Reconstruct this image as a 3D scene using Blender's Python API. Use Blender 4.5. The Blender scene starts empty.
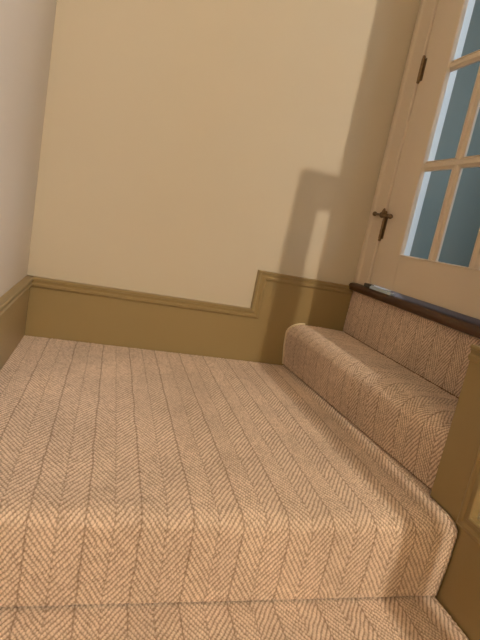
import bpy, bmesh, math
import numpy as np
from mathutils import Vector, Matrix
C = bpy.context.scene.collection
PI = math.pi
rng = np.random.default_rng(4)

# ------------------------------------------------------------------ helpers
def tag(o, label=None, cat=None, group=None, kind=None):
    if label: o['label'] = label
    if cat: o['category'] = cat
    if group: o['group'] = group
    if kind: o['kind'] = kind
    return o

def new_mat(name, col, rough=0.6, metal=0.0, spec=0.4):
    m = bpy.data.materials.new(name); m.use_nodes = True
    b = m.node_tree.nodes['Principled BSDF']
    b.inputs['Base Color'].default_value = (*col, 1)
    b.inputs['Roughness'].default_value = rough
    b.inputs['Metallic'].default_value = metal
    b.inputs['Specular IOR Level'].default_value = spec
    return m

def N(m, t, **kw):
    n = m.node_tree.nodes.new(t)
    for k, v in kw.items(): setattr(n, k, v)
    return n
def L(m, a, b): m.node_tree.links.new(a, b)

def noisy(m, scale, amount, bump=0.0, bscale=200, dist=0.001, stretch=None):
    """gentle colour mottling and a fine bump in object space"""
    b = m.node_tree.nodes['Principled BSDF']
    base = tuple(b.inputs['Base Color'].default_value)
    tc = N(m, 'ShaderNodeTexCoord'); src = tc.outputs['Object']
    if stretch:
        mp = N(m, 'ShaderNodeMapping'); mp.inputs['Scale'].default_value = stretch
        L(m, src, mp.inputs['Vector']); src = mp.outputs['Vector']
    nz = N(m, 'ShaderNodeTexNoise'); nz.inputs['Scale'].default_value = scale; nz.inputs['Detail'].default_value = 4
    L(m, src, nz.inputs['Vector'])
    mx = N(m, 'ShaderNodeMix', data_type='RGBA')
    mx.inputs[6].default_value = tuple(c*(1-amount) for c in base[:3])+(1,)
    mx.inputs[7].default_value = tuple(min(1, c*(1+amount)) for c in base[:3])+(1,)
    L(m, nz.outputs['Fac'], mx.inputs[0]); L(m, mx.outputs[2], b.inputs['Base Color'])
    if bump:
        n2 = N(m, 'ShaderNodeTexNoise'); n2.inputs['Scale'].default_value = bscale; n2.inputs['Detail'].default_value = 3
        L(m, tc.outputs['Object'], n2.inputs['Vector'])
        bp = N(m, 'ShaderNodeBump'); bp.inputs['Strength'].default_value = bump; bp.inputs['Distance'].default_value = dist
        L(m, n2.outputs['Fac'], bp.inputs['Height']); L(m, bp.outputs['Normal'], b.inputs['Normal'])
    return m

WALL = noisy(new_mat('cream_wall_paint', (0.62, 0.57, 0.48), 0.75, spec=0.2), 1.3, 0.035, 0.15, 140, 0.0006)
CEIL = new_mat('white_ceiling_paint', (0.52, 0.50, 0.46), 0.85, spec=0.2)
OLIVE = noisy(new_mat('olive_trim_paint', (0.325, 0.248, 0.122), 0.38, spec=0.45), 5, 0.04, 0.1, 90, 0.0005)
DOORP = noisy(new_mat('cream_door_gloss', (0.75, 0.665, 0.57), 0.4, spec=0.45), 3, 0.03, 0.1, 60, 0.0005)
DARKW = noisy(new_mat('dark_stained_wood', (0.062, 0.024, 0.010), 0.32, spec=0.5), 14, 0.4, 0.2, 90, 0.0006, (8, 1, 8))
BRONZE = noisy(new_mat('aged_bronze', (0.22, 0.15, 0.09), 0.35, 0.75), 60, 0.35)
STEEL = noisy(new_mat('brushed_steel', (0.60, 0.74, 0.92), 0.45, 0.1), 80, 0.1)
DKMET = new_mat('dull_grey_metal', (0.10, 0.10, 0.11), 0.45, 0.8)
BIND = noisy(new_mat('carpet_binding', (0.85, 0.74, 0.56), 0.95, spec=0.1), 300, 0.15, 0.6, 500, 0.001)
GREYW = noisy(new_mat('grey_green_wall_paint', (0.155, 0.200, 0.185), 0.8, spec=0.15), 1.2, 0.06)
WHITEP = new_mat('white_reveal_paint', (0.72, 0.76, 0.78), 0.5)
HALLF = noisy(new_mat('hall_floor_boards', (0.16, 0.12, 0.09), 0.35), 6, 0.25, stretch=(1, 8, 1))
BRASS = new_mat('brass_fitting', (0.55, 0.38, 0.15), 0.3, 0.95)
RAILW = noisy(new_mat('varnished_rail_wood', (0.22, 0.10, 0.04), 0.3), 12, 0.3, stretch=(8, 1, 8))

def glass_mat():
    m = bpy.data.materials.new('window_glass'); m.use_nodes = True
    nt = m.node_tree; nt.nodes.remove(nt.nodes['Principled BSDF'])
    out = nt.nodes['Material Output']
    tr = N(m, 'ShaderNodeBsdfTransparent'); tr.inputs[0].default_value = (0.93, 0.97, 0.96, 1)
    gl = N(m, 'ShaderNodeBsdfGlossy'); gl.inputs['Roughness'].default_value = 0.02
    fr = N(m, 'ShaderNodeFresnel'); fr.inputs['IOR'].default_value = 1.45
    mx = N(m, 'ShaderNodeMixShader')
    ge = N(m, 'ShaderNodeNewGeometry'); inv = N(m, 'ShaderNodeMath', operation='SUBTRACT'); inv.inputs[0].default_value = 1.0
    L(m, ge.outputs['Backfacing'], inv.inputs[1])
    mu = N(m, 'ShaderNodeMath', operation='MULTIPLY'); L(m, fr.outputs[0], mu.inputs[0]); L(m, inv.outputs[0], mu.inputs[1])
    L(m, mu.outputs[0], mx.inputs[0]); L(m, tr.outputs[0], mx.inputs[1]); L(m, gl.outputs[0], mx.inputs[2])
    L(m, mx.outputs[0], out.inputs['Surface'])
    return m
GLASS = glass_mat()

def carpet_mat():
    """loop pile yarn; the weave relief is in the mesh, this adds yarn colour, painted pile shade and fibre grain"""
    m = new_mat('herringbone_wool_carpet', (0.6, 0.45, 0.3), 0.95, spec=0.08)
    b = m.node_tree.nodes['Principled BSDF']
    b.inputs['Sheen Weight'].default_value = 0.15
    b.inputs['Sheen Roughness'].default_value = 0.6
    at = N(m, 'ShaderNodeAttribute', attribute_name='pile')
    rp = N(m, 'ShaderNodeValToRGB')
    e = rp.color_ramp.elements
    e[0].position = 0.0; e[0].color = (0.25, 0.165, 0.11, 1)  # low pile: shade between the loops painted into the yarn tone
    e[1].position = 1.0; e[1].color = (0.95, 0.805, 0.72, 1)
    x = e.new(0.42); x.color = (0.79, 0.65, 0.56, 1)
    L(m, at.outputs['Fac'], rp.inputs['Fac'])
    tc = N(m, 'ShaderNodeTexCoord')
    nz = N(m, 'ShaderNodeTexNoise'); nz.inputs['Scale'].default_value = 420; nz.inputs['Detail'].default_value = 2
    L(m, tc.outputs['Object'], nz.inputs['Vector'])
    n2 = N(m, 'ShaderNodeTexNoise'); n2.inputs['Scale'].default_value = 5; n2.inputs['Detail'].default_value = 3
    L(m, tc.outputs['Object'], n2.inputs['Vector'])
    ad = N(m, 'ShaderNodeMath', operation='ADD'); L(m, nz.outputs['Fac'], ad.inputs[0]); L(m, n2.outputs['Fac'], ad.inputs[1])
    mr = N(m, 'ShaderNodeMapRange'); mr.inputs['From Min'].default_value = 0.6; mr.inputs['From Max'].default_value = 1.4
    mr.inputs['To Min'].default_value = 0.80; mr.inputs['To Max'].default_value = 1.22
    L(m, ad.outputs[0], mr.inputs['Value'])
    mx = N(m, 'ShaderNodeVectorMath', operation='SCALE')
    L(m, rp.outputs['Color'], mx.inputs[0]); L(m, mr.outputs[0], mx.inputs['Scale'])
    L(m, mx.outputs[0], b.inputs['Base Color'])
    bp = N(m, 'ShaderNodeBump'); bp.inputs['Strength'].default_value = 0.8; bp.inputs['Distance'].default_value = 0.0016
    L(m, nz.outputs['Fac'], bp.inputs['Height']); L(m, bp.outputs['Normal'], b.inputs['Normal'])
    return m
CARPET = carpet_mat()

def link(name, me, mat, parent=None):
    o = bpy.data.objects.new(name, me); C.objects.link(o)
    if mat: me.materials.append(mat)
    if parent:
        o.parent = parent
        if parent.type == 'EMPTY': o.matrix_parent_inverse = parent.matrix_basis.inverted()
    return o

def obj(name, bm, mat, parent=None, smooth=False):
    bmesh.ops.recalc_face_normals(bm, faces=bm.faces[:])
    me = bpy.data.meshes.new(name); bm.to_mesh(me); bm.free()
    if smooth:
        me.polygons.foreach_set('use_smooth', [True]*len(me.polygons))
        me.set_sharp_from_angle(angle=math.radians(40))
    return link(name, me, mat, parent)

def empty(name, loc):
    o = bpy.data.objects.new(name, None); C.objects.link(o); o.location = loc
    o.empty_display_size = 0.05
    return o

def box(bm, x0, x1, y0, y1, z0, z1, bev=0.0):
    r = bmesh.ops.create_cube(bm, size=1.0)
    vs = r['verts']
    for v in vs:
        v.co = Vector((x0+(v.co.x+.5)*(x1-x0), y0+(v.co.y+.5)*(y1-y0), z0+(v.co.z+.5)*(z1-z0)))
    if bev:
        es = list({e for v in vs for e in v.link_edges})
        bmesh.ops.bevel(bm, geom=es, offset=bev, segments=2, profile=0.6, affect='EDGES')

def prism(bm, poly, conv, a, b):
    """extrude 2D polygon poly from a to b; conv(p, t) -> 3D"""
    v0 = [bm.verts.new(conv(p, a)) for p in poly]; v1 = [bm.verts.new(conv(p, b)) for p in poly]
    n = len(poly)
    bm.faces.new(v0); bm.faces.new(v1[::-1])
    for i in range(n): bm.faces.new((v0[i], v1[i], v1[(i+1) % n], v0[(i+1) % n]))

def tube(bm, pts, r, seg=12, caps=True, closed=False):
    pts = [Vector(p) for p in pts]; rings = []
    up = Vector((0.13, 0.21, 0.97)).normalized()
    for i, p in enumerate(pts):
        a = pts[max(i-1, 0)]; c = pts[min(i+1, len(pts)-1)]
        t = (c-a).normalized(); n = t.cross(up)
        if n.length < 1e-3: n = t.cross(Vector((1, 0, 0)))
        n.normalize(); bn = t.cross(n); up = n.cross(t) if False else up
        rr = r[i] if isinstance(r, (list, tuple)) else r
        rings.append([bm.verts.new(p+n*math.cos(k*2*PI/seg)*rr+bn*math.sin(k*2*PI/seg)*rr) for k in range(seg)])
    for i in range(len(rings)-1):
        for k in range(seg):
            bm.faces.new((rings[i][k], rings[i][(k+1) % seg], rings[i+1][(k+1) % seg], rings[i+1][k]))
    if caps:
        bm.faces.new(rings[0][::-1]); bm.faces.new(rings[-1])

def sphere(bm, c, r, sx=1, sy=1, sz=1, u=20, v=12):
    res = bmesh.ops.create_uvsphere(bm, u_segments=u, v_segments=v, radius=r)
    for w in res['verts']: w.co = Vector((c[0]+w.co.x*sx, c[1]+w.co.y*sy, c[2]+w.co.z*sz))

def sweep(bm, path, prof, frame):
    """mitred sweep of an open moulding profile. path: list of 2D points in the wall plane;
    prof: list of (out, inward) where inward is measured to the right of travel; frame(p2d, out)->3D"""
    P = [Vector(p) for p in path]; rings = []
    for i, p in enumerate(P):
        d0 = (P[i]-P[i-1]).normalized() if i > 0 else (P[1]-P[0]).normalized()
        d1 = (P[i+1]-P[i]).normalized() if i < len(P)-1 else d0
        n0 = Vector((d0.y, -d0.x)); n1 = Vector((d1.y, -d1.x))
        m = (n0+n1); m = m/(m.length_squared/2) if m.length > 1e-6 else n0
        rings.append([bm.verts.new(frame(p+m*w, o)) for (o, w) in prof])
    k = len(prof)
    for a, b in zip(rings[:-1], rings[1:]):
        for j in range(k): bm.faces.new((a[j], b[j], b[(j+1) % k], a[(j+1) % k]))
    bm.faces.new(rings[0]); bm.faces.new(rings[-1][::-1])

# ------------------------------------------------------------------ carpet with real woven relief
PITCH = 0.0485
_perm = rng.random(65536)
def _rnd(i, j): return _perm[(np.asarray(i).astype(np.int64)*7919+np.asarray(j).astype(np.int64)*104729) & 65535]
def _vn(x, y):
    """smooth value noise"""
    i, j = np.floor(x), np.floor(y); fx, fy = x-i, y-j
    fx = fx*fx*(3-2*fx); fy = fy*fy*(3-2*fy)
    return (_rnd(i, j)*(1-fx)+_rnd(i+1, j)*fx)*(1-fy)+(_rnd(i, j+1)*(1-fx)+_rnd(i+1, j+1)*fx)*fy
def pile_height(u, s):
    """height 0..1 of the herringbone loops at (across, along)"""
    wob = 0.0030*(_vn(u*18, s*18+50)-0.5)+0.0022*(_vn(u*70+9, s*70)-0.5)
    uu = u+wob
    k = np.floor(uu/PITCH); fr = uu/PITCH-k
    d = np.where(np.mod(k, 2) < 1, 1.0, -1.0)
    sw = s+0.0040*(_vn(u*60+3, s*60+7)-0.5)
    q = (sw - d*1.5*uu)/0.0155 + _rnd(k, k*3)
    r = np.floor(q+0.5)
    rib = 0.5+0.5*np.cos(2*PI*q)
    t = (uu + d*0.55*sw)/0.0066 + 0.5*np.mod(r, 2) + 0.5*_rnd(r, k)
    n = np.floor(t+0.5)
    loop = 0.5+0.5*np.cos(2*PI*t)
    amp = 0.55+0.45*_rnd(r*3+k, n)
    h = (0.12+0.88*np.power(rib, 0.8)*(0.2+0.8*np.power(loop, 0.8)))*amp
    w = np.minimum(fr, 1-fr)*PITCH                      # distance to the line between two strips
    depth = np.where(np.mod(np.round(uu/PITCH), 2) < 1, 0.8, 0.45)
    return h*(1-depth*np.exp(-(w/0.0018)**2))

def carpet(name, prof, u0, u1, place, parent=None, res=0.0018, relief=0.0034, edge0=0.0, edge1=0.0):
    """prof: polyline of (a, b) across the steps, rounded beforehand; place(a, b, u) -> xyz arrays"""
    prof = np.array(prof, float)
    seg = np.hypot(*np.diff(prof, axis=0).T); S = np.concatenate([[0], np.cumsum(seg)])
    ns = int(S[-1]/res)+1; s = np.linspace(0, S[-1], ns)
    a = np.interp(s, S, prof[:, 0]); b = np.interp(s, S, prof[:, 1])
    da = np.gradient(a, s); db = np.gradient(b, s)
    ker = np.ones(5)/5
    da = np.convolve(np.pad(da, 2, 'edge'), ker, 'valid'); db = np.convolve(np.pad(db, 2, 'edge'), ker, 'valid')
    ln = np.hypot(da, db)+1e-9; na, nb = db/ln, -da/ln
    nu = int((u1-u0)/res)+1; u = np.linspace(u0, u1, nu)
    Sg, Ug = np.meshgrid(s, u, indexing='ij')
    h = pile_height(Ug, Sg)
    jit = rng.normal(0, 0.13, h.shape)*(0.35+0.65*h)
    hh = np.clip(h+jit, 0, 1)
    rel = relief*(hh-0.7)
    A = a[:, None]+na[:, None]*rel; B = b[:, None]+nb[:, None]*rel
    Uj = Ug.copy()
    Uj[:, 0] -= edge0*hh[:, 1]; Uj[:, -1] += edge1*hh[:, -2]
    X, Y, Z = place(A, B, Uj)
    co = np.stack([X, Y, Z], -1).reshape(-1, 3)
    idx = np.arange(ns*nu).reshape(ns, nu)
    f = np.stack([idx[:-1, :-1], idx[:-1, 1:], idx[1:, 1:], idx[1:, :-1]], -1).reshape(-1, 4)
    # backing: close the strip underneath so that it has a body
    me = bpy.data.meshes.new(name)
    back = np.stack(place(np.repeat((a-na*0.006)[:, None], 2, 1), np.repeat((b-nb*0.006)[:, None], 2, 1),
                          np.repeat(np.array([[u0, u1]]), ns, 0)), -1).reshape(-1, 3)
    o = len(co); co = np.concatenate([co, back])
    bi = o+np.arange(ns*2).reshape(ns, 2)
    fb = np.stack([bi[:-1, 1], bi[:-1, 0], bi[1:, 0], bi[1:, 1]], -1)
    fe0 = np.stack([idx[:-1, 0], idx[1:, 0], bi[1:, 0], bi[:-1, 0]], -1)
    fe1 = np.stack([idx[1:, -1], idx[:-1, -1], bi[:-1, 1], bi[1:, 1]], -1)
    f = np.concatenate([f, fb, fe0, fe1])[:, ::-1].copy()
    me.vertices.add(len(co)); me.vertices.foreach_set('co', co.ravel())
    me.loops.add(f.size); me.loops.foreach_set('vertex_index', f.ravel())
    me.polygons.add(len(f)); me.polygons.foreach_set('loop_start', np.arange(0, f.size, 4)); 
    me.polygons.foreach_set('use_smooth', np.ones(len(f), bool))
    at = me.attributes.new('pile', 'FLOAT', 'POINT')
    at.data.foreach_set('value', np.concatenate([hh.ravel(), np.full(len(back), 0.3)]).astype(np.float32))
    me.update(calc_edges=True); me.validate()
    return link(name, me, CARPET, parent)

def arc(cx, cy, r, a0, a1, n=12, ry=None):
    ry = ry or r
    return [(cx+r*math.cos(math.radians(a0+(a1-a0)*i/n)), cy+ry*math.sin(math.radians(a0+(a1-a0)*i/n))) for i in range(n+1)]

# ------------------------------------------------------------------ dimensions (metres)
XL, YB = -0.274, 1.876            # left wall, back wall
XR, YN = 0.812, 0.895             # face of the right skirting, corner where the upper steps turn off
WR = 0.822                        # plaster of the right wall
RISE = 0.190; YR = 0.785          # riser of the landing
ZT = 0.362                        # underside of the threshold
CEILZ = 2.75
PH = 0.0235                       # phase of the carpet strips

# ---- landing: waterfall carpet, back wall -> nosing -> riser
lx0, lx1 = XL+0.016, XR-0.004
land_prof = [(1.855, 0.0), (0.828, 0.0)] + arc(0.828, -0.027, 0.048, 90, 180, 12, 0.027)[1:] + \
            [(0.779, -0.085), (0.781, -0.12), (YR, -RISE+0.0045)]
def place_land(a, b, u):
    x = u+PH
    return np.where((a < YN-0.004) & (x > lx1), lx1, x), a, b
landing = empty('carpeted_landing', (0.27, 1.3, -RISE))
tag(landing, 'square landing in beige herringbone carpet at the foot of the back wall', 'landing')
carpet('carpet', [(a, b) for a, b in land_prof], lx0-PH, 0.836-PH, place_land, landing)
bm = bmesh.new(); box(bm, XL+0.016, XR-0.004, 0.80, 1.856, -RISE, -0.05)
box(bm, XL+0.016, XR-0.004, 0.83, 1.856, -0.05, -0.008)
obj('step_body', bm, RAILW, landing)

# ---- the flight going down towards the viewer: next treads
def lower_step(k):
    z = -RISE*k; yr = YR-0.25*(k-1)
    t = empty('carpeted_stair_step', (0.27, yr-0.12, z-RISE))
    labs = {1: 'beige herringbone carpeted stair tread directly below the landing edge, at the bottom of the view',
            2: 'herringbone carpeted stair step two below the landing'}
    tag(t, labs[k], 'stair step')
    p = [(yr+0.012, z), (yr-0.205, z)] + arc(yr-0.205, z-0.024, 0.046, 90, 180, 10, 0.024)[1:] + [(yr-0.25, z-RISE+0.004)]
    carpet('carpet', p, lx0-PH, lx1-PH, place_land, t, edge1=0.003, res=0.0018 if k == 1 else 0.005)
    bm = bmesh.new(); box(bm, lx0, lx1, yr-0.234, yr-0.002, z-RISE, z-0.065); box(bm, lx0, lx1, yr-0.165, yr-0.002, z-0.065, z-0.008)
    obj('step_body', bm, RAILW, t)
for k in (1, 2): lower_step(k)

# ---- upper step, riser slightly out of square, bullnose front, carpet bound at the wall end
ST = 0.186
def xface(y): return 0.760+(1.858-y)*0.068
ypost = YN-0.03
up_prof = [(0.996-0.76, ST-0.003), (0.90-0.76, ST), (0.84-0.76, ST)] + arc(0.825-0.76, ST-0.047, 0.077, 80, 180, 16, 0.047)[1:] + \
          [(-0.010, 0.085), (-0.003, 0.04), (0.002, 0.0045)]
def place_up(a, b, u):
    y = 1.854-u
    sh = (1.858-y)*0.068
    blend = np.clip((0.236-a)/0.236, 0, 1)
    return 0.76+a+sh*blend, y, b
step = empty('carpeted_upper_step', (0.88, 1.37, 0.0))
tag(step, 'low carpeted step with rounded nose rising from the landing towards the door', 'stair step')
carpet('carpet', up_prof, 0.0, 1.854-YN+0.012, place_up, step)
bm = bmesh.new()
sc = [(0.99-0.76, 0), (0.99-0.76, ST-0.012), (0.12, ST-0.012), (0.045, ST-0.03), (0.012, ST-0.09), (0.010, 0.0)]
prism(bm, sc, lambda p, t: tuple(float(v) for v in place_up(np.array(p[0]), np.array(p[1]), t)), 0.001, 1.854-YN+0.01)
obj('step_body', bm, RAILW, step)
bm = bmesh.new()
tube(bm, [tuple(float(v) for v in place_up(np.array(a-0.001), np.array(b+0.002), -0.0)) for a, b in up_prof[4:]], 0.0042, 8)
obj('bound_carpet_edge', bm, BIND, step, True)['label'] = 'pale stitched carpet edge'

# ---- carpeted riser below the threshold
riser = empty('carpeted_top_riser', (0.998, 1.37, ST))
tag(riser, 'upright carpet panel between the upper step and the dark door sill', 'stair riser')
def place_r(a, b, u): return a, 1.856-u, b
carpet('carpet', [(1.002, ZT-0.001), (1.000, 0.30), (0.998, ST-0.002)], 0.0, 1.856-YN+0.012, place_r, riser)
bm = bmesh.new(); box(bm, 1.010, 1.05, YN-0.012, 1.856, 0.0, ZT-0.001); obj('riser_board', bm, RAILW, riser)

# ------------------------------------------------------------------ walls
def struct(name, bm, mat, **k): return tag(obj(name, bm, mat, **k), kind='structure')
bm = bmesh.new(); box(bm, XL-0.12, 1.16, YB, YB+0.12, -1.8, CEILZ); struct('wall_back', bm, WALL)
bm = bmesh.new(); box(bm, XL-0.12, XL, -3.2, YB, -1.8, CEILZ); struct('wall_left', bm, WALL)
# right wall of the lower flight, returning along the near side of the upper steps
bm = bmesh.new(); box(bm, WR, WR+0.10, -3.2, YN-0.016, -1.8, CEILZ); struct('wall_right', bm, WALL)
bm = bmesh.new(); box(bm, WR+0.10, 1.16, YN-0.116, YN-0.016, -1.8, CEILZ); struct('wall_return', bm, WALL)
bm = bmesh.new(); box(bm, XL-0.12, WR+0.1, -3.32, -3.2, -1.8, CEILZ); struct('wall_rear', bm, OLIVE)
bm = bmesh.new(); box(bm, XL-0.12, 1.16, -3.32, YB+0.12, CEILZ, CEILZ+0.1); struct('ceiling', bm, CEIL)
bm = bmesh.new(); box(bm, XL, WR, -3.2, YR-0.5, -RISE*3-0.1, -RISE*3); struct('floor', bm, RAILW)
# door wall: header over the door opening, and the wall at its near side
DY0, DY1 = 0.925, 1.757           # door leaf
DZ0, DZ1 = 0.410, 2.330
WX0, WX1 = 1.018, 1.160
bm = bmesh.new(); box(bm, WX0, WX1, YN-0.016, YB, DZ1+0.03, CEILZ); box(bm, WX0, WX1, DY1+0.012, YB, ZT, DZ1+0.03)
struct('wall_door', bm, WALL)

# ------------------------------------------------------------------ skirting boards with stepped cap moulding
BF = 0.016                        # board thickness
# cap moulding profile: (outwards from plaster, inwards from the outer edge)
CAP = [(0.0, 0.0), (0.024, 0.0), (0.027, 0.003), (0.027, 0.008), (0.021, 0.011), (0.020, 0.020), (0.025, 0.024), (0.025, 0.030),
       (0.019, 0.037), (0.0, 0.037)]
def back_frame(p, o): return (p.x, YB-o, p.y)
bb = empty('baseboard_back', (0.36, YB, 0.0)); tag(bb, kind='structure')
bm = bmesh.new()
box(bm, XL+0.001, 0.600, YB-BF, YB-0.0005, -0.05, 0.205); box(bm, 0.6, 1.004, YB-BF, YB-0.0005, -0.05, 0.365)
bmesh.ops.remove_doubles(bm, verts=bm.verts[:], dist=1e-5)
obj('board', bm, OLIVE, bb)
bm = bmesh.new()
sweep(bm, [(XL+0.001, 0.219), (0.578, 0.219), (0.578, 0.379), (1.003, 0.379)], CAP, back_frame)
obj('cap_moulding', bm, OLIVE, bb)
def left_frame(p, o): return (XL+o, p.x, p.y)
bb = empty('baseboard_left', (XL, 1.3, 0.0)); tag(bb, kind='structure')
bm = bmesh.new(); box(bm, XL+0.0005, XL+BF, 0.78, YB-BF-0.0005, -0.25, 0.205); box(bm, XL+0.0005, XL+BF, 0.28, 0.78, -0.75, 0.02)
obj('board', bm, OLIVE, bb)
bm = bmesh.new(); sweep(bm, [(0.26, 0.03), (0.78, 0.03), (0.78, 0.219), (YB-0.001, 0.219)], CAP, left_frame)
obj('cap_moulding', bm, OLIVE, bb)
# right: on the stair side of the corner; the cap steps down just past the corner
def right_frame(p, o): return (WR-o, p.x, p.y)
CAPR = [(o*0.7, w) for o, w in CAP]
bb = empty('baseboard_right', (WR, 0.6, -RISE)); tag(bb, kind='structure')
bm = bmesh.new()
pl = [(YN-0.0165, -0.45), (YN-0.0165, 0.36), (0.775, 0.36), (0.775, 0.015), (0.52, 0.015), (0.52, -0.175), (0.27, -0.175), (0.27, -0.75)]
prism(bm, pl, lambda p, t: (WR-t, p[0], p[1]), 0.0005, 0.010)
box(bm, WR-0.010, 1.004, YN-0.0165, YN-0.0005, -0.02, 0.365)
obj('board', bm, OLIVE, bb)
bm = bmesh.new()
sweep(bm, [(0.27, -0.160), (0.508, -0.160), (0.508, 0.032), (0.758, 0.032), (0.758, 0.379), (YN, 0.379)], CAPR, right_frame)
obj('cap_moulding', bm, OLIVE, bb)

# ------------------------------------------------------------------ door casing
def casing_prof(bm, y0, y1, z0, z1):
    poly = [(WX0, y0), (WX0-0.010, y0), (WX0-0.013, y0+0.004), (WX0-0.011, y0+0.010), (WX0-0.007, y0+0.014), (WX0-0.007, y1-0.030),
            (WX0-0.013, y1-0.022), (WX0-0.013, y1-0.002), (WX0, y1)]
    prism(bm, poly, lambda p, t: (p[0], p[1], t), z0, z1)
tr = empty('trim_1', (WX0, 1.8, 0.4)); tag(tr, 'cream painted casing around the glazed door', kind='structure')
bm = bmesh.new(); casing_prof(bm, DY1+0.0025, YB-0.003, 0.396, DZ1+0.09); obj('side_casing', bm, DOORP, tr)
bm = bmesh.new(); box(bm, WX0-0.013, WX0, YN-0.01, DY1+0.004, DZ1+0.01, DZ1+0.09, 0.003); obj('head_casing', bm, DOORP, tr)
bm = bmesh.new(); box(bm, WX0-0.013, WX0, YN+0.0005, DY0-0.004, 0.396, DZ1+0.01, 0.002); obj('near_casing', bm, DOORP, tr)
bm = bmesh.new()
box(bm, WX0+0.001, WX1+0.004, DY1+0.003, DY1+0.0115, 0.396, DZ1+0.029)
box(bm, WX0+0.001, WX1+0.004, DY0-0.016, DY0-0.004, 0.396, DZ1+0.029)
box(bm, WX0+0.001, WX1+0.004, DY0-0.003, DY1+0.002, DZ1+0.004, DZ1+0.029)
obj('jamb_lining', bm, WHITEP, tr)

# ------------------------------------------------------------------ the glazed door
DX0, DX1 = 1.014, 1.039
door = empty('door_1', (DX0, DY1, DZ0))
tag(door, 'cream painted door with many small glass panes at the top of the steps', kind='structure')
Y_P0, PW, MB = 1.590, 0.150, 0.050            # first pane edge, pane width, glazing bar
ZP0, PHT, MH = 0.545, 0.300, 0.034
ncol, nrow = 3, 5
yend = Y_P0-ncol*PW-(ncol-1)*MB
ztop = ZP0+nrow*PHT+(nrow-1)*MH
def rail(name, y0, y1, z0, z1):
    bm = bmesh.new(); box(bm, DX0, DX1, y0, y1, z0, z1, 0.0015); return obj(name, bm, DOORP, door)
for ya, yb_, s in ((Y_P0, DY1, 1), (DY0, yend, -1)):
    bm = bmesh.new(); box(bm, DX0, 1.024, ya, yb_, DZ0, DZ1, 0.0015)
    box(bm, 1.024, DX1, ya+(0.024 if s > 0 else 0), yb_-(0.024 if s < 0 else 0), DZ0, DZ1); obj('stile', bm, DOORP, door)
rail('bottom_rail', yend, Y_P0, DZ0, ZP0); rail('top_rail', yend, Y_P0, ztop, DZ1)
# glazing bars: moulded section, square tongue with sloping ovolo sides
def bar_sec(w):
    h = w/2; c = (DX0+DX1)/2
    return [(DX0+0.004, -0.006), (DX0+0.004, 0.006), (DX0+0.009, 0.010), (DX0+0.012, h-0.003), (c-0.004, h), (c+0.004, h), (DX1-0.010, h-0.004),
            (DX1-0.004, 0.006), (DX1-0.004, -0.006), (DX1-0.010, -h+0.004), (c+0.004, -h), (c-0.004, -h), (DX0+0.012, -h+0.003), (DX0+0.009, -0.010)]
for i in range(1, ncol):
    yc = Y_P0-i*PW-(i-0.5)*MB; bm = bmesh.new()
    prism(bm, bar_sec(MB-0.006), lambda p, t: (p[0], yc+p[1], t), ZP0, ztop); obj('glazing_bar', bm, DOORP, door)
for j in range(1, nrow):
    zc = ZP0+j*PHT+(j-0.5)*MH; bm = bmesh.new()
    prism(bm, bar_sec(MH), lambda p, t: (p[0]-0.001, t, zc+p[1]), yend-0.004, Y_P0+0.004); obj('glazing_bar', bm, DOORP, door)
# bead moulding round the glazed field
bm = bmesh.new()
bead = [(0.0, 0.0), (0.003, 0.0), (0.004, 0.002), (0.0, 0.0045), (-0.012, 0.0055), (-0.012, 0.0)]
for (ya, yb_, za, zb, ax) in ((Y_P0, Y_P0, ZP0, ztop, 'l'), (yend, yend, ZP0, ztop, 'r')):
    s = -1 if ax == 'l' else 1
    prism(bm, [(DX0-p[0]+0.0, ya+s*(p[1]-0.004)) for p in bead], lambda p, t: (p[0], p[1], t), za-0.004, zb+0.004)
for z, s in ((ZP0, 1), (ztop, -1)):
    prism(bm, [(DX0-p[0], z+s*(p[1]-0.004)) for p in bead], lambda p, t: (p[0], t, p[1]), yend-0.004, Y_P0+0.004)
obj('glazing_bead', bm, DOORP, door)
for i in range(ncol):
    for j in range(nrow):
        y1 = Y_P0-i*(PW+MB); z0 = ZP0+j*(PHT+MH)
        bm = bmesh.new(); box(bm, 1.0275, 1.0305, y1-PW-0.002, y1+0.002, z0-0.002, z0+PHT+0.002); obj('glass_pane', bm, GLASS, door)
# hinges: knuckle barrel with two leaves
def hinge(zc, h, r):
    e = bmesh.new(); x = DX0-0.008; y = DY1-0.008
    box(e, DX0-0.0025, DX0+0.001, y-0.012, y+0.002, zc-h/2, zc+h/2, 0.0006)
    hh = obj('hinge', e, BRONZE, door); hh['label'] = 'aged bronze hinge'
    e = bmesh.new(); n = 5
    for k in range(n):
        za = zc-h/2+h*k/n; tube(e, [(x, y, za+0.0006), (x, y, za+h/n-0.0006)], r, 12)
    tube(e, [(x, y, zc-h/2-0.004), (x, y, zc+h/2+0.004)], r*0.7, 10)
    sphere(e, (x, y, zc+h/2+0.005), r*0.95, u=10, v=8); sphere(e, (x, y, zc-h/2-0.005), r*0.95, u=10, v=8)
    obj('knuckle', e, BRONZE, hh, True)
hinge(1.219, 0.078, 0.0062)
hinge(0.640, 0.098, 0.0062)
hinge(2.05, 0.078, 0.0062)
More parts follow.
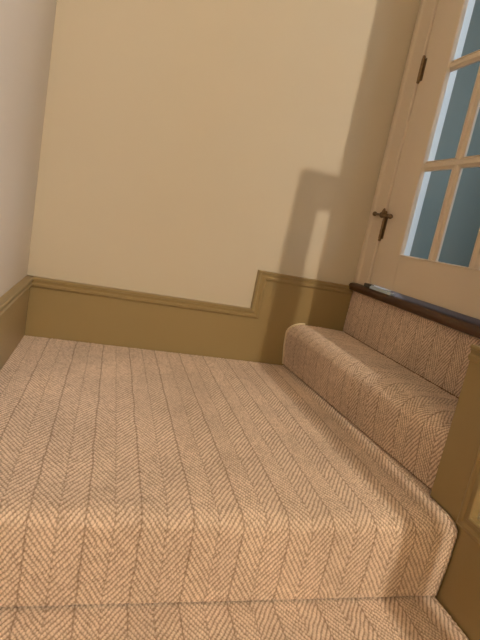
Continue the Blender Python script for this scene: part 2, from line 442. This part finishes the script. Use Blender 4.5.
# cross bar latch across the joint at the lower hinge
bm = bmesh.new(); x = DX0-0.016; z = 0.684
tube(bm, [(x, 1.815, z+0.001), (x, 1.70, z-0.006)], 0.0045, 10)
sphere(bm, (x, 1.818, z+0.001), 0.0095, u=12, v=8); sphere(bm, (x, 1.697, z-0.006), 0.0095, u=12, v=8)
sphere(bm, (x, 1.757, z-0.002), 0.0125, u=12, v=8)
tube(bm, [(x, 1.757, z), (x, 1.753, z+0.016), (x, 1.752, z+0.024)], [0.009, 0.006, 0.003], 10)
tube(bm, [(x, 1.757, z-0.002), (DX0-0.002, 1.757, z-0.002)], 0.006, 10)
tube(bm, [(x, 1.81, z), (WX0-0.011, 1.81, z)], 0.004, 8)
obj('hinge_cross_bar', bm, BRONZE, door, True)['label'] = 'bronze cross bar with round ends'

# ------------------------------------------------------------------ threshold
bm = bmesh.new()
poly = [(1.175, ZT+0.0005), (0.992, ZT+0.0005), (0.983, ZT+0.004), (0.979, ZT+0.012), (0.979, ZT+0.020), (0.983, ZT+0.028), (0.991, ZT+0.032), (1.175, ZT+0.032)]
prism(bm, poly, lambda p, t: (p[0], t, p[1]), YN+0.0005, YB-BF-0.002)
th = obj('door_threshold', bm, DARKW, None, True)
tag(th, 'dark stained wooden sill with rounded edge under the glazed door', 'threshold')
strip = empty('door_draught_strip', (1.0, 1.65, ZT+0.0325))
tag(strip, 'small pale metal strip with grey bracket lying on the dark sill at the hinge side', 'metal strip')
bm = bmesh.new(); box(bm, 0.993, 1.008, 1.555, 1.715, ZT+0.0325, ZT+0.042, 0.0015)
box(bm, 0.998, 1.002, 1.57, 1.715, ZT+0.042, ZT+0.046, 0.001)
obj('strip', bm, STEEL, strip)
bm = bmesh.new(); box(bm, 0.991, 1.010, 1.712, 1.757, ZT+0.0325, ZT+0.048, 0.002); tube(bm, [(0.990, 1.722, ZT+0.041), (0.9925, 1.722, ZT+0.041)], 0.004, 10)
obj('bracket', bm, DKMET, strip)['label'] = 'dull grey end bracket'

# ------------------------------------------------------------------ room beyond the door
HX, HY0, HY1 = 3.3, -0.9, 3.6
bm = bmesh.new(); box(bm, WX1+0.02, HX, HY0, HY1, ZT-0.08, ZT+0.028); struct('floor', bm, HALLF)
bm = bmesh.new(); fy0, fy1, fz0, fz1 = 0.75, 2.35, 0.75, 2.35
box(bm, HX, HX+0.1, HY0, fy0, ZT, CEILZ); box(bm, HX, HX+0.1, fy1, HY1, ZT, CEILZ)
box(bm, HX, HX+0.1, fy0, fy1, ZT, fz0); box(bm, HX, HX+0.1, fy0, fy1, fz1, CEILZ); struct('wall_hall_far', bm, GREYW)
wn = empty('added_window', (HX+0.05, 1.55, fz0)); tag(wn, kind='structure')  # unseen window, added to bring light through the door onto the left wall
bm = bmesh.new()
for a, b, c, d in ((fy0, fy0+0.05, fz0, fz1), (fy1-0.05, fy1, fz0, fz1), (fy0, fy1, fz0, fz0+0.05), (fy0, fy1, fz1-0.05, fz1), (1.53, 1.57, fz0, fz1)):
    box(bm, HX+0.03, HX+0.08, a, b, c, d)
obj('window_frame', bm, WHITEP, wn)
bm = bmesh.new(); box(bm, WX1, HX, HY1, HY1+0.1, ZT, CEILZ); struct('wall_hall_end', bm, GREYW)
bm = bmesh.new(); box(bm, 1.16, HX+0.1, HY0-0.1, HY1+0.1, CEILZ, CEILZ+0.1); struct('ceiling', bm, CEIL)
bm = bmesh.new()
box(bm, 1.16, 1.26, YB+0.12, HY1, ZT, CEILZ); box(bm, 1.16, 1.26, HY0, YN-0.12, ZT, CEILZ); struct('wall_hall_near', bm, GREYW)
# hall window wall with daylight opening
wx0, wx1, wz0, wz1 = 1.5, 3.0, 0.9, 2.45
bm = bmesh.new()
box(bm, 1.16, wx0, HY0-0.1, HY0, ZT, CEILZ); box(bm, wx1, HX, HY0-0.1, HY0, ZT, CEILZ)
box(bm, wx0, wx1, HY0-0.1, HY0, ZT, wz0); box(bm, wx0, wx1, HY0-0.1, HY0, wz1, CEILZ)
struct('wall_hall_window', bm, GREYW)
wn = empty('window_1', (2.25, HY0-0.05, wz0)); tag(wn, kind='structure')
bm = bmesh.new()
for a, b, c, d in ((wx0, wx0+0.05, wz0, wz1), (wx1-0.05, wx1, wz0, wz1), (wx0, wx1, wz0, wz0+0.05), (wx0, wx1, wz1-0.05, wz1), (2.23, 2.27, wz0, wz1), (wx0, wx1, 1.66, 1.70)):
    box(bm, a, b, HY0-0.08, HY0-0.03, c, d)
obj('window_frame', bm, WHITEP, wn)

# ------------------------------------------------------------------ handrail on the right wall of the lower flight
RX0, RX1 = 0.708, 0.780
RYE, RZE = 0.60, 1.277
hr = empty('stair_handrail', (0.745, RYE, RZE)); tag(hr, 'wooden handrail on the right wall of the lower flight', 'handrail')
bm = bmesh.new()
sl = 0.76
poly = [(RYE, RZE), (RYE, RZE-0.075), (RYE-1.7, RZE-0.075-sl*1.7), (RYE-1.7, RZE-sl*1.7)]
prism(bm, poly, lambda p, t: (t, p[0], p[1]), RX0, RX1)
bmesh.ops.bevel(bm, geom=bm.edges[:], offset=0.012, segments=3, profile=0.6, affect='EDGES')
box(bm, RX1-0.02, WR-0.0005, RYE-0.075, RYE-0.002, RZE-0.078, RZE-0.003, 0.006)
obj('rail', bm, RAILW, hr, True)
for yy in (RYE-0.55, RYE-1.45):
    bm = bmesh.new(); zz = RZE-0.075-sl*(RYE-yy)
    tube(bm, [(0.745, yy, zz+0.004), (0.745, yy, zz-0.03), (0.775, yy, zz-0.06), (WR-0.001, yy, zz-0.06)], 0.007, 10)
    obj('bracket', bm, BRASS, hr, True)

# ------------------------------------------------------------------ lamps
LX, LY, LZ = 0.790, -2.20, 2.30
lamp = empty('ceiling_pendant_lamp', (LX, LY, CEILZ)); tag(lamp, 'small bare round pendant bulb hanging over the lower stairs', 'lamp')
bm = bmesh.new(); tube(bm, [(LX, LY, CEILZ-0.001), (LX, LY, CEILZ-0.03)], [0.05, 0.035], 20); tube(bm, [(LX, LY, CEILZ-0.03), (LX, LY, LZ+0.05)], 0.004, 8)
obj('cord', bm, BRASS, lamp, True)
em = bpy.data.materials.new('lamp_glow'); em.use_nodes = True
b = em.node_tree.nodes['Principled BSDF']; b.inputs['Emission Color'].default_value = (1.0, 0.84, 0.62, 1); b.inputs['Emission Strength'].default_value = 8200
bm = bmesh.new(); sphere(bm, (LX, LY, LZ), 0.027, u=24, v=16); obj('bulb', bm, em, lamp, True)

def area(name, loc, rot, sx, sy, power, col):
    l = bpy.data.lights.new(name, 'AREA'); l.shape = 'RECTANGLE'; l.size = sx; l.size_y = sy; l.energy = power; l.color = col
    o = bpy.data.objects.new(name, l); C.objects.link(o); o.location = loc; o.rotation_euler = rot; return o
area('hall_daylight', (2.25, HY0-0.12, 1.68), (PI/2, 0, 0), 1.4, 1.5, 26, (0.60, 0.82, 1.0))
area('hall_daylight', (HX+0.14, 1.55, 1.55), (0, PI/2, 0), 1.5, 1.5, 88, (0.84, 0.79, 0.92))  # added light behind the unseen far opening, tinted for the left wall

w = bpy.data.worlds.new('dusk'); bpy.context.scene.world = w; w.use_nodes = True
w.node_tree.nodes['Background'].inputs[0].default_value = (0.35, 0.5, 0.7, 1); w.node_tree.nodes['Background'].inputs[1].default_value = 0.3

# ------------------------------------------------------------------ camera (solved from the photograph's lines)
F, PI_, RO, YA = 485.46, -0.1907, 0.1939, 0.2826
cam = bpy.data.cameras.new('camera'); co = bpy.data.objects.new('camera', cam); C.objects.link(co)
fwd = Vector((math.sin(YA)*math.cos(PI_), math.cos(YA)*math.cos(PI_), math.sin(PI_)))
right0 = Vector((math.cos(YA), -math.sin(YA), 0)); up0 = right0.cross(fwd)
# image content rolls clockwise by RO
right = right0*math.cos(RO)+up0*math.sin(RO); up = -right0*math.sin(RO)+up0*math.cos(RO)
M = Matrix((right, up, -fwd)).transposed().to_4x4(); M.translation = Vector((0, 0, 0.5404)); co.matrix_world = M
cam.sensor_fit = 'HORIZONTAL'; cam.sensor_width = 36; cam.lens = F*36/480; cam.clip_start = 0.02
sc_ = bpy.context.scene; sc_.camera = co
sc_.view_settings.view_transform = 'Standard'; sc_.view_settings.look = 'None'; sc_.view_settings.gamma = 1
sc_.view_settings.exposure = 0.0
sc_.cycles.max_bounces = 12; sc_.cycles.diffuse_bounces = 8; sc_.cycles.transparent_max_bounces = 16
